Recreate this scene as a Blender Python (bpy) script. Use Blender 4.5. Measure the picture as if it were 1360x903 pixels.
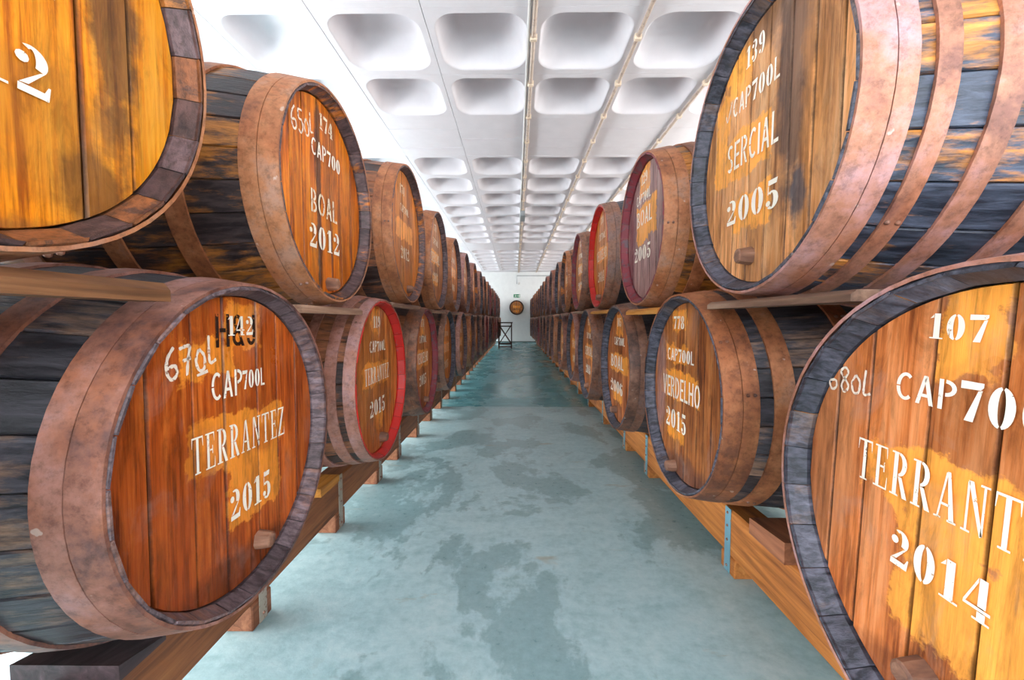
import bpy, bmesh, math, random
from mathutils import Vector, Matrix
for o in list(bpy.data.objects):
    bpy.data.objects.remove(o, do_unlink=True)
SC = bpy.context.scene
COL = SC.collection
PI = math.pi
random.seed(7)

# ------------------------------------------------------------------ camera
EYE = 1.058                                  # height of the lens over the floor
cam_d = bpy.data.cameras.new('camera')
cam_d.sensor_width = 36.0
cam_d.lens = 36.0 * 550.0 / 1360.0           # about 14.5 mm
cam_d.clip_start = 0.02
cam = bpy.data.objects.new('camera', cam_d)
COL.objects.link(cam)
cam.location = (0, 0, EYE)
cam.rotation_euler = (PI / 2 - math.atan2(27.0, 550.0), 0, math.atan2(5.0, 550.0))
SC.camera = cam

# ------------------------------------------------------------------ light
SC.view_settings.view_transform = 'Standard'
SC.view_settings.look = 'None'
SC.view_settings.exposure = 0.5
SC.view_settings.gamma = 1.0
SC.view_settings.use_curve_mapping = False
world = bpy.data.worlds.new('overcast_sky')
SC.world = world
world.use_nodes = True
bg = world.node_tree.nodes['Background']
bg.inputs['Color'].default_value = (0.86, 0.93, 1.0, 1)
bg.inputs['Strength'].default_value = 3.0

XL, XR = -3.073, 3.343                       # side walls
YB, YE = -3.3, 19.2                          # wall behind the camera, end wall
HC = EYE + 2.19                              # underside of the ceiling ribs
WIN_L = [(-3.0 + 3.12 * k, -3.0 + 3.12 * k + 3.04) for k in range(7)]      # two bands of glazing
WIN_Z = (1.85, 2.50)
WIN_LOW = (0.08, 0.80)
ADDED_WIN_R = [(-2.6 + 3.1 * k, -0.3 + 3.1 * k) for k in range(7)]  # unseen high windows, put in for light on the stool-side heads
ADDED_WINR_Z = (1.75, 2.95)


def area(name, loc, rot, sx, sy, power, color, spread=180):
    l = bpy.data.lights.new(name, 'AREA')
    l.shape = 'RECTANGLE'
    l.size, l.size_y, l.energy, l.color = sx, sy, power, color
    l.spread = math.radians(spread)
    o = bpy.data.objects.new(name, l)
    COL.objects.link(o)
    o.location, o.rotation_euler = loc, rot
    return o


for (a, b) in WIN_L:      # daylight through the two bands of windows behind the stool-side row
    area('window_daylight', (XL - 0.02, (a + b) / 2, sum(WIN_Z) / 2), (0, -PI / 2, 0),
         WIN_Z[1] - WIN_Z[0] - .1, b - a - .1, 36, (0.93, 0.97, 1.0))
    area('window_daylight', (XL - 0.02, (a + b) / 2, sum(WIN_LOW) / 2), (0, -PI / 2 + math.radians(14), 0),
         WIN_LOW[1] - WIN_LOW[0] - .1, b - a - .1, 75, (0.93, 0.98, 1.0), 95)
for (a, b) in ADDED_WIN_R:      # clerestory windows over the opposite row, added to light the facing heads
    area('window_daylight', (XR + 0.02, (a + b) / 2, sum(ADDED_WINR_Z) / 2), (0, PI / 2, 0),
         ADDED_WINR_Z[1] - ADDED_WINR_Z[0] - .1, b - a - .1, 28, (1.0, 0.86, 0.75))  # warm colour stands in for light bounced off the barrels
# unseen glazed gate behind the camera, added as the main light
area('window_daylight', (0.14, YB + 0.02, 1.58), (PI / 2, 0, PI), 5.6, 3.0, 780, (0.95, 0.97, 1.0))


# ------------------------------------------------------------------ helpers
def srgb(r, g, b):
    f = lambda c: (c / 255) / 12.92 if c / 255 <= .04045 else ((c / 255 + .055) / 1.055) ** 2.4
    return (f(r), f(g), f(b), 1)


class NT:
    """small wrapper round a material node tree"""
    def __init__(s, name, rough=.5, spec=.5, metal=0.0):
        s.m = bpy.data.materials.new(name)
        s.m.use_nodes = True
        s.t = s.m.node_tree
        s.b = s.t.nodes['Principled BSDF']
        s.b.inputs['Roughness'].default_value = rough
        s.b.inputs['Specular IOR Level'].default_value = spec
        s.b.inputs['Metallic'].default_value = metal

    def n(s, typ, **kw):
        x = s.t.nodes.new('ShaderNode' + typ)
        for k, v in kw.items():
            setattr(x, k, v)
        return x

    def l(s, a, b):
        if isinstance(a, (int, float)):
            b.default_value = a
        elif isinstance(a, tuple):
            b.default_value = a
        else:
            s.t.links.new(a, b)

    def math(s, op, a, b=0.0, c=None, clamp=False):
        x = s.n('Math', operation=op, use_clamp=clamp)
        s.l(a, x.inputs[0]); s.l(b, x.inputs[1])
        if c is not None:
            s.l(c, x.inputs[2])
        return x.outputs[0]

    def noise(s, vec, scale=1.0, detail=4.0, rough=.55, dist=0.0):
        x = s.n('TexNoise')
        s.l(vec, x.inputs['Vector'])
        x.inputs['Scale'].default_value = scale
        x.inputs['Detail'].default_value = detail
        x.inputs['Roughness'].default_value = rough
        x.inputs['Distortion'].default_value = dist
        return x.outputs['Fac']

    def ramp(s, fac, stops, interp='LINEAR'):
        x = s.n('ValToRGB')
        x.color_ramp.interpolation = interp
        e = x.color_ramp.elements
        while len(e) < len(stops):
            e.new(.5)
        for i, (p, c) in enumerate(stops):
            e[i].position = p
            e[i].color = c if isinstance(c, tuple) else (c, c, c, 1)
        s.l(fac, x.inputs[0])
        return x.outputs[0]

    def mix(s, fac, a, b, mode='MIX'):
        x = s.n('Mix', data_type='RGBA', blend_type=mode)
        s.l(fac, x.inputs[0]); s.l(a, x.inputs[6]); s.l(b, x.inputs[7])
        return x.outputs[2]

    def scale(s, vec, v, off=None):
        x = s.n('Mapping')
        s.l(vec, x.inputs[0])
        x.inputs['Scale'].default_value = v
        if off is not None:
            s.l(off, x.inputs['Location'])
        return x.outputs[0]

    def comb(s, a, b, c):
        x = s.n('CombineXYZ')
        s.l(a, x.inputs[0]); s.l(b, x.inputs[1]); s.l(c, x.inputs[2])
        return x.outputs[0]

    def obj(s):
        return s.n('TexCoord').outputs['Object']

    def pos(s):
        return s.n('NewGeometry').outputs['Position']

    def rand(s):
        a = s.n('ObjectInfo').outputs['Random']
        b = s.n('NewGeometry').outputs['Random Per Island']
        return s.math('FRACT', s.math('ADD', a, s.math('MULTIPLY', b, 7.31)))

    def color(s, c):
        s.l(c, s.b.inputs['Base Color'])

    def bump(s, h, strength=.3, dist=.01):
        x = s.n('Bump')
        x.inputs['Strength'].default_value = strength
        x.inputs['Distance'].default_value = dist
        s.l(h, x.inputs['Height'])
        s.l(x.outputs[0], s.b.inputs['Normal'])

    def rough(s, v):
        s.l(v, s.b.inputs['Roughness'])


def mesh(name, verts, faces, mats=None, smooth=False, mi=None):
    m = bpy.data.meshes.new(name)
    m.from_pydata([tuple(v) for v in verts], [], faces)
    for k in (mats or []):
        m.materials.append(k)
    if mi:
        m.polygons.foreach_set('material_index', mi)
    if smooth:
        m.polygons.foreach_set('use_smooth', [True] * len(m.polygons))
    m.update()
    return m


def obj(name, me, parent=None, loc=(0, 0, 0), rot=(0, 0, 0)):
    o = bpy.data.objects.new(name, me)
    COL.objects.link(o)
    o.parent = parent
    o.location, o.rotation_euler = loc, rot
    return o


def tag(o, label=None, cat=None, group=None, kind=None):
    if label: o['label'] = label
    if cat: o['category'] = cat
    if group: o['group'] = group
    if kind: o['kind'] = kind
    return o


def empty(name, loc, rz=0.0):
    o = obj(name, None, None, loc, (0, 0, rz))
    o.empty_display_size = .1
    return o


def bm_box(bm, x0, x1, y0, y1, z0, z1, rot=None):
    p = [(x0, y0, z0), (x1, y0, z0), (x1, y1, z0), (x0, y1, z0), (x0, y0, z1), (x1, y0, z1), (x1, y1, z1), (x0, y1, z1)]
    if rot:
        p = [rot @ Vector(q) for q in p]
    v = [bm.verts.new(q) for q in p]
    for f in ((0, 3, 2, 1), (4, 5, 6, 7), (0, 1, 5, 4), (1, 2, 6, 5), (2, 3, 7, 6), (3, 0, 4, 7)):
        bm.faces.new([v[i] for i in f])


def bm_mesh(name, bm, mat, smooth=False):
    m = bpy.data.meshes.new(name)
    bmesh.ops.recalc_face_normals(bm, faces=bm.faces)
    bm.to_mesh(m); bm.free()
    if mat: m.materials.append(mat)
    if smooth:
        m.polygons.foreach_set('use_smooth', [True] * len(m.polygons))
    return m


def box_mesh(name, x0, x1, y0, y1, z0, z1, mat, bev=0.0):
    bm = bmesh.new()
    bm_box(bm, x0, x1, y0, y1, z0, z1)
    if bev:
        bmesh.ops.bevel(bm, geom=list(bm.edges), offset=bev, segments=1, affect='EDGES')
    return bm_mesh(name, bm, mat)


def tube_mesh(name, pts, r, mat, n=10, smooth=True):
    bm = bmesh.new()
    rings = []
    for i, p in enumerate(pts):
        p = Vector(p)
        d = (Vector(pts[min(i + 1, len(pts) - 1)]) - Vector(pts[max(i - 1, 0)])).normalized()
        up = Vector((0, 0, 1)) if abs(d.z) < .9 else Vector((1, 0, 0))
        a = d.cross(up).normalized(); b = d.cross(a).normalized()
        rings.append([bm.verts.new(p + r * (math.cos(2 * PI * k / n) * a + math.sin(2 * PI * k / n) * b)) for k in range(n)])
    for u, v in zip(rings, rings[1:]):
        for k in range(n):
            bm.faces.new((u[k], u[(k + 1) % n], v[(k + 1) % n], v[k]))
    bm.faces.new(rings[0]); bm.faces.new(rings[-1])
    return bm_mesh(name, bm, mat, False)


# ------------------------------------------------------------------ materials
def head_material(name, dark, base, light, patch=None, rects=(), blobs=(), gloss=.42, weather=.25, streak=.5):
    """varnished oak of a barrel head; coordinates are metres round the head's centre"""
    red = lambda c: (c[0], c[1] * .87, c[2] * .9, 1)
    dark, base, light = red(dark), red(base), red(light)
    patch = tuple(min(1.0, v * 1.22) for v in red(patch)[:3]) + (1,) if patch else None
    t = NT(name, gloss, .22)
    sep = t.n('SeparateXYZ')
    t.l(t.obj(), sep.inputs[0])
    y, z = sep.outputs[1], sep.outputs[2]
    r = t.rand()
    off = t.math('MULTIPLY', r, 31.0)
    g1 = t.noise(t.comb(off, t.math('MULTIPLY', y, 75.0), t.math('MULTIPLY', z, 3.2)), 1.0, 6, .6, .4)
    g2 = t.noise(t.comb(off, t.math('MULTIPLY', y, 240.0), t.math('MULTIPLY', z, 9.0)), 1.0, 3, .6)
    wide = t.noise(t.comb(off, t.math('MULTIPLY', y, 14.0), t.math('MULTIPLY', z, 2.2)), 1.0, 3, .5, .6)
    g = t.math('ADD', t.math('MULTIPLY', g1, .55), t.math('ADD', t.math('MULTIPLY', g2, .2), t.math('MULTIPLY', wide, .42)))
    col = t.ramp(g, [(.46, dark), (.57, base), (.70, light)])
    col = t.mix(1.0, col, t.ramp(r, [(0, .74), (1, 1.18)]), 'MULTIPLY')
    nz = t.noise(t.comb(y, z, 3.3), 16.0, 5, .65)
    nb = t.noise(t.comb(y, z, 9.1), 5.0, 4, .6)
    wob = t.math('MULTIPLY', t.math('SUBTRACT', nz, .5), .11)
    if patch:
        lt = t.mix(1.0, patch, t.ramp(g, [(.35, .62), (.62, 1.0), (.8, 1.12)]), 'MULTIPLY')
        tot = None
        for (cy, cz, w, h) in rects:
            a = t.math('SUBTRACT', t.math('ABSOLUTE', t.math('SUBTRACT', y, cy)), w)
            b = t.math('SUBTRACT', t.math('ABSOLUTE', t.math('SUBTRACT', z, cz)), h)
            d = t.math('ADD', t.math('MAXIMUM', a, b), wob)
            k = t.math('MULTIPLY', d, -130.0, clamp=True)
            tot = k if tot is None else t.math('MAXIMUM', tot, k)
        wear = t.ramp(nb, [(.30, .5), (.42, 1.0)])
        if tot is not None:
            col = t.mix(t.math('MULTIPLY', tot, wear), col, lt)
    for (cy, cz, ry, rz, c, s) in blobs:
        a = t.math('DIVIDE', t.math('SUBTRACT', y, cy), ry)
        b = t.math('DIVIDE', t.math('SUBTRACT', z, cz), rz)
        d = t.math('SQRT', t.math('ADD', t.math('MULTIPLY', a, a), t.math('MULTIPLY', b, b)))
        d = t.math('ADD', d, t.math('MULTIPLY', t.math('SUBTRACT', t.math('ADD', t.math('MULTIPLY', nz, .5), t.math('MULTIPLY', nb, .5)), .5), 2.4))
        k = t.math('MULTIPLY', t.math('MULTIPLY', t.math('SUBTRACT', 1.15, d), 2.2, clamp=True), s)
        col = t.mix(k, col, t.mix(1.0, c, t.ramp(g, [(.35, .55), (.75, 1.2)]), 'MULTIPLY'))
    # drips and handling marks
    dr = t.noise(t.comb(t.math('MULTIPLY', y, 26.0), t.math('MULTIPLY', z, 5.0), 4.4), 1.0, 6, .7, .8)
    col = t.mix(1.0, col, t.ramp(dr, [(.36, .62), (.50, 1.0), (.66, 1.14)]), 'MULTIPLY')
    # thin dark checks along the grain
    ck = t.noise(t.comb(off, t.math('MULTIPLY', y, 110.0), t.math('MULTIPLY', z, 2.4)), 1.0, 4, .7)
    col = t.mix(t.math('MULTIPLY', t.ramp(ck, [(.30, 1.0), (.40, 0.0)]), streak), col, srgb(48, 24, 14))
    # grime held in the joints between the boards
    gy = t.n('SeparateXYZ'); t.l(t.n('TexCoord').outputs['Generated'], gy.inputs[0])
    ed = t.math('MINIMUM', gy.outputs[1], t.math('SUBTRACT', 1.0, gy.outputs[1]))
    col = t.mix(t.math('MULTIPLY', t.ramp(t.math('ADD', ed, t.math('MULTIPLY', t.math('SUBTRACT', nz, .5), .05)), [(.010, 1.0), (.034, 0.0)]), .75), col, srgb(50, 26, 16))
    # grey weathering where the varnish has gone
    w = t.noise(t.comb(t.math('MULTIPLY', y, 9.0), t.math('MULTIPLY', z, 4.0), 1.7), 1.0, 6, .7, .5)
    col = t.mix(t.math('MULTIPLY', t.ramp(w, [(.52, 0.0), (.7, 1.0)]), weather), col, srgb(176, 150, 140))
    t.color(col)
    t.rough(t.ramp(nb, [(.3, gloss - .08), (.7, gloss + .14)]))
    t.bump(t.math('ADD', g, t.math('MULTIPLY', ck, .6)), .35, .004)
    return t.m


def stave_material(name, black, brown, grey, amount, rough=.5, cover=.5):
    t = NT(name, rough, .45)
    r = t.rand()
    off = t.comb(t.math('MULTIPLY', r, 13.0), t.math('MULTIPLY', r, 29.0), 0.0)
    vec = t.scale(t.obj(), (7.0, 60.0, 60.0), off)
    g = t.noise(vec, 1.0, 5, .65, .3)
    big = t.noise(t.scale(t.pos(), (3.0, 3.0, 4.0)), 1.0, 3, .55)
    mid = t.noise(t.scale(t.obj(), (6.0, 34.0, 34.0), off), 1.0, 6, .7, .2)
    mask = t.math('ADD', t.math('ADD', t.math('MULTIPLY', big, .5), t.math('MULTIPLY', mid, .75)), t.math('MULTIPLY', t.math('SUBTRACT', r, .5), .22))
    k = t.ramp(mask, [(amount, 0.0), (amount + .16, 1.0)])
    bl = t.mix(t.ramp(g, [(.4, 0.0), (.72, 1.0)]), black, grey)
    br = t.mix(1.0, brown, t.ramp(g, [(.3, .35), (.7, 1.25)]), 'MULTIPLY')
    col = t.mix(t.math('MULTIPLY', k, cover * 2, clamp=True), bl, br)
    t.color(t.mix(1.0, col, t.ramp(r, [(0, .70), (1, 1.25)]), 'MULTIPLY'))
    t.bump(g, .5, .006)
    t.rough(t.ramp(g, [(.3, rough - .12), (.7, rough + .12)]))
    return t.m


def rust_material(name, c1, c2, c3, c4, rough=.5, metal=.25):
    t = NT(name, rough, .5, metal)
    p = t.pos()
    a = t.noise(p, 3.6, 7, .68, .3)
    b = t.noise(p, 46.0, 5, .75)
    c = t.noise(p, 11.0, 5, .65)
    r = t.n('ObjectInfo').outputs['Random']
    v = t.math('ADD', t.math('ADD', t.math('MULTIPLY', a, .65), t.math('MULTIPLY', c, .4)), t.math('MULTIPLY', t.math('SUBTRACT', r, .5), .12))
    col = t.ramp(v, [(.40, c1), (.49, c2), (.56, c3), (.66, c4)])
    # orange bloom and darker pitting
    blm = t.noise(t.scale(p, (5.0, 5.0, 3.0)), 1.0, 6, .7, .5)
    col = t.mix(t.math('MULTIPLY', t.ramp(blm, [(.52, 0.0), (.66, 1.0)]), .55), col, srgb(178, 104, 62))
    col = t.mix(1.0, col, t.ramp(b, [(.34, .62), (.5, 1.0), (.68, 1.16)]), 'MULTIPLY')
    fl = t.noise(p, 24.0, 3, .5)
    col = t.mix(t.math('MULTIPLY', t.ramp(fl, [(.715, 0.0), (.74, 1.0)]), .5), col, srgb(214, 200, 188))
    t.color(col)
    t.bump(b, .25, .003)
    t.rough(t.ramp(a, [(.3, rough - .1), (.7, rough + .15)]))
    return t.m


def wood_material(name, dark, base, light, axis=1, rough=.55, scale=1.0):
    t = NT(name, rough, .35)
    r = t.rand()
    off = t.comb(t.math('MULTIPLY', r, 11.0), t.math('MULTIPLY', r, 17.0), t.math('MULTIPLY', r, 5.0))
    s = [34.0 * scale] * 3
    s[axis] = 2.2 * scale
    v = t.scale(t.obj(), tuple(s), off)
    g = t.noise(v, 1.0, 6, .62, .7)
    big = t.noise(t.scale(t.pos(), (2.0, 1.6, 2.0)), 1.0, 4, .6)
    col = t.ramp(t.math('ADD', t.math('MULTIPLY', g, .7), t.math('MULTIPLY', big, .35)), [(.36, dark), (.54, base), (.70, light)])
    t.color(t.mix(1.0, col, t.ramp(r, [(0, .82), (1, 1.12)]), 'MULTIPLY'))
    t.bump(g, .3, .005)
    return t.m


def paint_material(name, c, worn=None, rough=.5, scale=30.0, lo=.56, hi=.62, vary=.18):
    t = NT(name, rough, .45)
    a = t.noise(t.pos(), scale, 5, .7)
    col = t.mix(1.0, c, t.ramp(t.noise(t.pos(), 6.0, 4), [(.3, 1 - vary), (.7, 1 + vary * .5)]), 'MULTIPLY')
    if worn:
        col = t.mix(t.ramp(a, [(lo, 0.0), (hi, 1.0)]), col, worn)
    t.color(col)
    t.bump(a, .15, .003)
    return t.m


def stencil_material(name, c, lo=.33):
    """thin stencil paint, rubbed through to the wood in places"""
    t = NT(name, .6, .3)
    t.color(c)
    a = t.noise(t.pos(), 70.0, 4, .7)
    t.l(t.ramp(a, [(lo, 0.0), (lo + .08, .95)]), t.b.inputs['Alpha'])
    return t.m


S = srgb
M_STENCIL = stencil_material('white_stencil_paint', S(250, 242, 226), .30)
M_STENCIL_W = stencil_material('worn_stencil_paint', S(238, 222, 196), .36)
M_CHALK = stencil_material('chalk', S(238, 222, 205), .36)
M_INK = stencil_material('black_stencil_paint', S(40, 20, 14), .36)

CH_DARK = stave_material('chime_dark', S(70, 56, 60), S(136, 98, 84), S(136, 118, 124), .66, .55)
CH_BLUE = stave_material('chime_blue_black', S(46, 48, 58), S(112, 92, 84), S(112, 112, 128), .70, .5)


def patched_chime():
    """stave ends of mixed colour, each stave its own"""
    t = NT('chime_patched', .5, .4)
    r = t.rand()
    g = t.noise(t.scale(t.obj(), (60.0, 30.0, 30.0), t.comb(t.math('MULTIPLY', r, 19.0), 0.0, 0.0)), 1.0, 5, .7)
    col = t.ramp(r, [(.0, S(74, 54, 54)), (.25, S(104, 82, 84)), (.45, S(140, 84, 50)), (.58, S(92, 66, 62)), (.75, S(186, 118, 56)), (.88, S(84, 62, 66))], 'CONSTANT')
    sp = t.noise(t.pos(), 24.0, 5, .7, .4)
    col = t.mix(t.ramp(sp, [(.54, 0.0), (.62, .8)]), col, srgb(70, 50, 48))
    col = t.mix(1.0, col, t.ramp(g, [(.32, .35), (.6, 1.15)]), 'MULTIPLY')
    t.color(col)
    t.bump(g, .5, .005)
    return t.m


CH_GOLD = patched_chime()
CH_SPOT = stave_material('chime_dark_spotted', S(66, 50, 52), S(196, 116, 44), S(124, 100, 100), .70, .5, .8)
CH_RED = paint_material('chime_red_paint', S(196, 34, 26), S(150, 70, 66), .42, 26.0, .60, .68)
CH_WINE = paint_material('chime_wine_paint', S(134, 52, 62), S(104, 80, 86), .5, 22.0, .5, .6)

ST_SLATE = stave_material('staves_slate', S(40, 40, 46), S(150, 118, 98), S(92, 90, 98), .68, .45)
ST_ORANGE = stave_material('staves_black_orange', S(40, 34, 36), S(176, 112, 48), S(84, 70, 70), .58, .45, .6)
ST_BLUE = stave_material('staves_blue_black', S(38, 44, 56), S(206, 134, 64), S(92, 100, 120), .665, .42, .6)
ST_WINE = stave_material('staves_wine_brown', S(50, 38, 36), S(146, 92, 62), S(96, 78, 76), .58, .5, .7)

H_MAUVE = rust_material('hoop_mauve_rust', S(104, 76, 74), S(152, 102, 86), S(172, 122, 108), S(178, 138, 136), .45)
H_ORANGE = rust_material('hoop_orange_rust', S(120, 74, 54), S(164, 102, 66), S(184, 122, 82), S(178, 134, 112), .5)
H_PINK = rust_material('hoop_pink_rust', S(132, 88, 76), S(178, 122, 98), S(190, 138, 128), S(196, 156, 160), .42)
H_BROWN = rust_material('hoop_brown_rust', S(82, 60, 54), S(122, 86, 70), S(150, 108, 88), S(142, 114, 106), .5)

W_BEAM_R = wood_material('beam_orange_pine', S(128, 72, 34), S(190, 118, 56), S(214, 146, 78))
W_BEAM_L = wood_material('beam_brown_pine', S(96, 54, 32), S(152, 92, 52), S(184, 118, 68))
W_PLANK = wood_material('plank_grey', S(84, 62, 52), S(142, 110, 90), S(176, 146, 124))
W_PLANK_B = wood_material('plank_brown', S(78, 50, 34), S(136, 92, 60), S(166, 122, 88))
W_PLANK_O = wood_material('plank_orange', S(140, 86, 32), S(206, 138, 54), S(226, 166, 86))
W_WEDGE = wood_material('wedge_wood', S(110, 66, 46), S(160, 102, 72), S(186, 128, 92))
W_DARKWEDGE = wood_material('wedge_dark', S(48, 38, 42), S(78, 62, 66), S(110, 92, 96))
W_STOOL = wood_material('stool_dark_wood', S(44, 30, 26), S(70, 46, 38), S(100, 68, 54), 2)
W_BUNG = wood_material('bung_wood', S(80, 56, 50), S(138, 98, 78), S(172, 130, 108), 0)
M_STRAP_B = paint_material('strap_blue_paint', S(122, 172, 190), S(170, 150, 130), .45, 40.0, .62, .66)
M_STRAP_G = paint_material('strap_grey_paint', S(168, 160, 146), S(120, 96, 80), .5, 40.0, .55, .62)
M_RIVET = rust_material('rivet_rust', S(90, 66, 60), S(130, 94, 80), S(150, 112, 98), S(160, 130, 120))

M_WHITE = paint_material('white_wall_paint', S(228, 231, 230), None, .6, vary=.04)
M_CEIL = paint_material('white_ceiling_paint', S(222, 219, 223), None, .55, vary=.04)
M_FRAME = paint_material('window_frame_paint', S(225, 226, 224), None, .4, vary=.04)
M_BASE = paint_material('baseboard_grey', S(104, 118, 118), None, .5)
M_PIPE = paint_material('conduit_tan', S(196, 176, 158), S(160, 140, 128), .4, 20.0, .5, .62)
M_PIPE_W = paint_material('conduit_white', S(214, 212, 208), None, .4)
M_CLIP = paint_material('conduit_clip', S(226, 206, 182), None, .4)
M_GREYBOX = paint_material('junction_grey', S(140, 146, 148), None, .4)
M_GREEN = paint_material('exit_green', S(20, 122, 76), None, .4)
M_SIGNW = paint_material('exit_white', S(240, 245, 240), None, .4)


def glass_material():
    t = NT('window_glass', .05, .5)
    tr = t.n('BsdfTransparent')
    gl = t.n('BsdfGlossy')
    gl.inputs['Roughness'].default_value = .02
    mx = t.n('MixShader')
    mx.inputs[0].default_value = .06
    t.t.links.new(tr.outputs[0], mx.inputs[1])
    t.t.links.new(gl.outputs[0], mx.inputs[2])
    out = [n for n in t.t.nodes if n.type == 'OUTPUT_MATERIAL'][0]
    t.t.links.new(mx.outputs[0], out.inputs[0])
    return t.m


M_GLASS = glass_material()


def floor_material():
    """teal floor paint: two coats with a joint about five metres in, damp and scuffed patches"""
    t = NT('teal_floor_paint', .4, .5)
    p = t.pos()
    sep = t.n('SeparateXYZ'); t.l(p, sep.inputs[0])
    y = sep.outputs[1]
    big = t.noise(t.scale(p, (1.5, 1.1, 1)), 1.0, 7, .62, .25)
    fine = t.noise(p, 26.0, 6, .7)
    scuff = t.noise(t.scale(p, (5.0, 9.0, 1)), 1.0, 6, .72, .4)
    col = t.ramp(t.math('ADD', t.math('MULTIPLY', fine, .5), t.math('MULTIPLY', scuff, .5)),
                 [(.36, S(152, 190, 196)), (.52, S(178, 211, 216)), (.68, S(200, 224, 228))])
    patch = t.ramp(t.math('ADD', big, t.math('MULTIPLY', t.math('SUBTRACT', scuff, .5), .16)), [(.500, 0.0), (.530, 1.0)])
    col = t.mix(t.math('MULTIPLY', patch, .72), col, t.mix(1.0, S(126, 163, 168), t.ramp(fine, [(.3, .85), (.7, 1.15)]), 'MULTIPLY'))
    chip = t.noise(t.scale(p, (7.0, 7.0, 1)), 1.0, 5, .6)
    col = t.mix(t.math('MULTIPLY', t.ramp(chip, [(.66, 0.0), (.69, 1.0)]), .5), col, S(172, 200, 202))
    rust = t.noise(t.scale(p, (1.3, 4.5, 1)), 1.0, 5, .6, .6)
    col = t.mix(t.math('MULTIPLY', t.ramp(rust, [(.655, 0.0), (.70, 1.0)]), .45), col, S(168, 146, 110))
    # older, greener and shinier coat beyond the joint
    far = t.math('MULTIPLY', t.math('SUBTRACT', t.math('ADD', y, t.math('MULTIPLY', fine, .06)), 5.0), 20.0, clamp=True)
    col2 = t.ramp(scuff, [(.34, S(78, 142, 152)), (.52, S(108, 172, 180)), (.70, S(144, 198, 206))])
    col = t.mix(far, col, col2)
    t.color(col)
    rg = t.ramp(big, [(.45, .46), (.55, .30)])
    t.rough(t.math('SUBTRACT', t.math('ADD', rg, t.math('MULTIPLY', t.math('SUBTRACT', fine, .5), .2)), t.math('MULTIPLY', far, .10)))
    t.bump(t.math('ADD', fine, t.math('MULTIPLY', scuff, .6)), .22, .006)
    return t.m


M_FLOOR = floor_material()

# ------------------------------------------------------------------ the room
tag(obj('floor', box_mesh('floor', XL - .3, XR + .3, YB - .3, YE + .3, -.15, 0, M_FLOOR)), 'teal painted concrete floor with damp patches and scuffs', kind='structure')
tag(obj('wall_end', box_mesh('wall_end', XL - .3, XR + .3, YE, YE + .2, 0, HC + .5, M_WHITE)), 'white painted end wall of the cellar aisle', kind='structure')
tag(obj('baseboard_end', box_mesh('baseboard_end', XL, XR, YE - .015, YE, 0, .06, M_BASE)), 'low grey skirting along the white end wall', kind='structure')


def window(n, center, along, width, z0, z1, npan, label):
    """framed window: frame and mullions with a pane in each bay; along = 'y' or 'x'"""
    w = empty('window_%d' % n, center, 0 if along == 'y' else PI / 2)
    tag(w, label, kind='structure')
    h = width / 2
    zc = z1 - z0
    obj('window_sill', box_mesh('sill', -.10, .10, -h, h, 0, .05, M_FRAME), w)
    obj('window_head', box_mesh('head', -.05, .05, -h, h, zc - .05, zc, M_FRAME), w)
    for k in range(npan + 1):
        y = -h + k * width / npan
        y = max(-h + .025, min(h - .025, y))
        obj('mullion', box_mesh('mullion', -.05, .05, y - .025, y + .025, .05, zc - .05, M_FRAME), w)
    for k in range(npan):
        a = -h + k * width / npan + .03
        b = -h + (k + 1) * width / npan - .03
        obj('pane', box_mesh('pane', -.004, .004, a, b, .05, zc - .05, M_GLASS), w)


def side_wall(name, x0, x1, wins, bands, label):
    bm = bmesh.new()
    zs = [0] + [v for z in bands for v in z] + [HC + .5]
    for a, b in zip(zs[0::2], zs[1::2]):
        bm_box(bm, x0, x1, YB - .3, YE, a, b)
    ys = [YB - .3] + [v for w in wins for v in w] + [YE]
    for z in bands:
        for a, b in zip(ys[0::2], ys[1::2]):
            bm_box(bm, x0, x1, a, b, *z)
    tag(obj(name, bm_mesh(name, bm, M_WHITE)), label, kind='structure')


side_wall('wall_left', XL - .2, XL, WIN_L, [WIN_LOW, WIN_Z], 'white side wall with two bands of windows behind the barrels')
side_wall('wall_right', XR, XR + .2, ADDED_WIN_R, [ADDED_WINR_Z], 'white side wall with high windows above the barrels')
wn = 1
for zr in (WIN_LOW, WIN_Z):
    for a, b in WIN_L:
        window(wn, (XL - .12, (a + b) / 2, zr[0]), 'y', b - a, zr[0], zr[1], 3, 'white framed %s window in the side wall' % ('low' if zr is WIN_LOW else 'high')); wn += 1
for a, b in ADDED_WIN_R:
    window(wn, (XR + .12, (a + b) / 2, ADDED_WINR_Z[0]), 'y', b - a, ADDED_WINR_Z[0], ADDED_WINR_Z[1], 3, 'high white framed window in the wall opposite'); wn += 1
bm = bmesh.new()
bm_box(bm, XL - .2, -2.7, YB - .2, YB, 0, HC + .5)
bm_box(bm, 2.98, XR + .2, YB - .2, YB, 0, HC + .5)
bm_box(bm, -2.7, 2.98, YB - .2, YB, 3.15, HC + .5)
tag(obj('wall_back', bm_mesh('wall_back', bm, M_WHITE)), 'white wall with a wide glazed opening', kind='structure')
window(wn, (.14, YB - .1, .0), 'x', 5.68, 0, 3.15, 5, 'wide glazed gate opening in the back wall')  # unseen gate, added to let light in along the aisle

# waffle ceiling: square pans with rounded corners between ribs, solid bands between groups of eight
PX, PY, OP = .802, .80, .70
RIB0 = .135                                     # a rib lies over the aisle here


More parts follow.
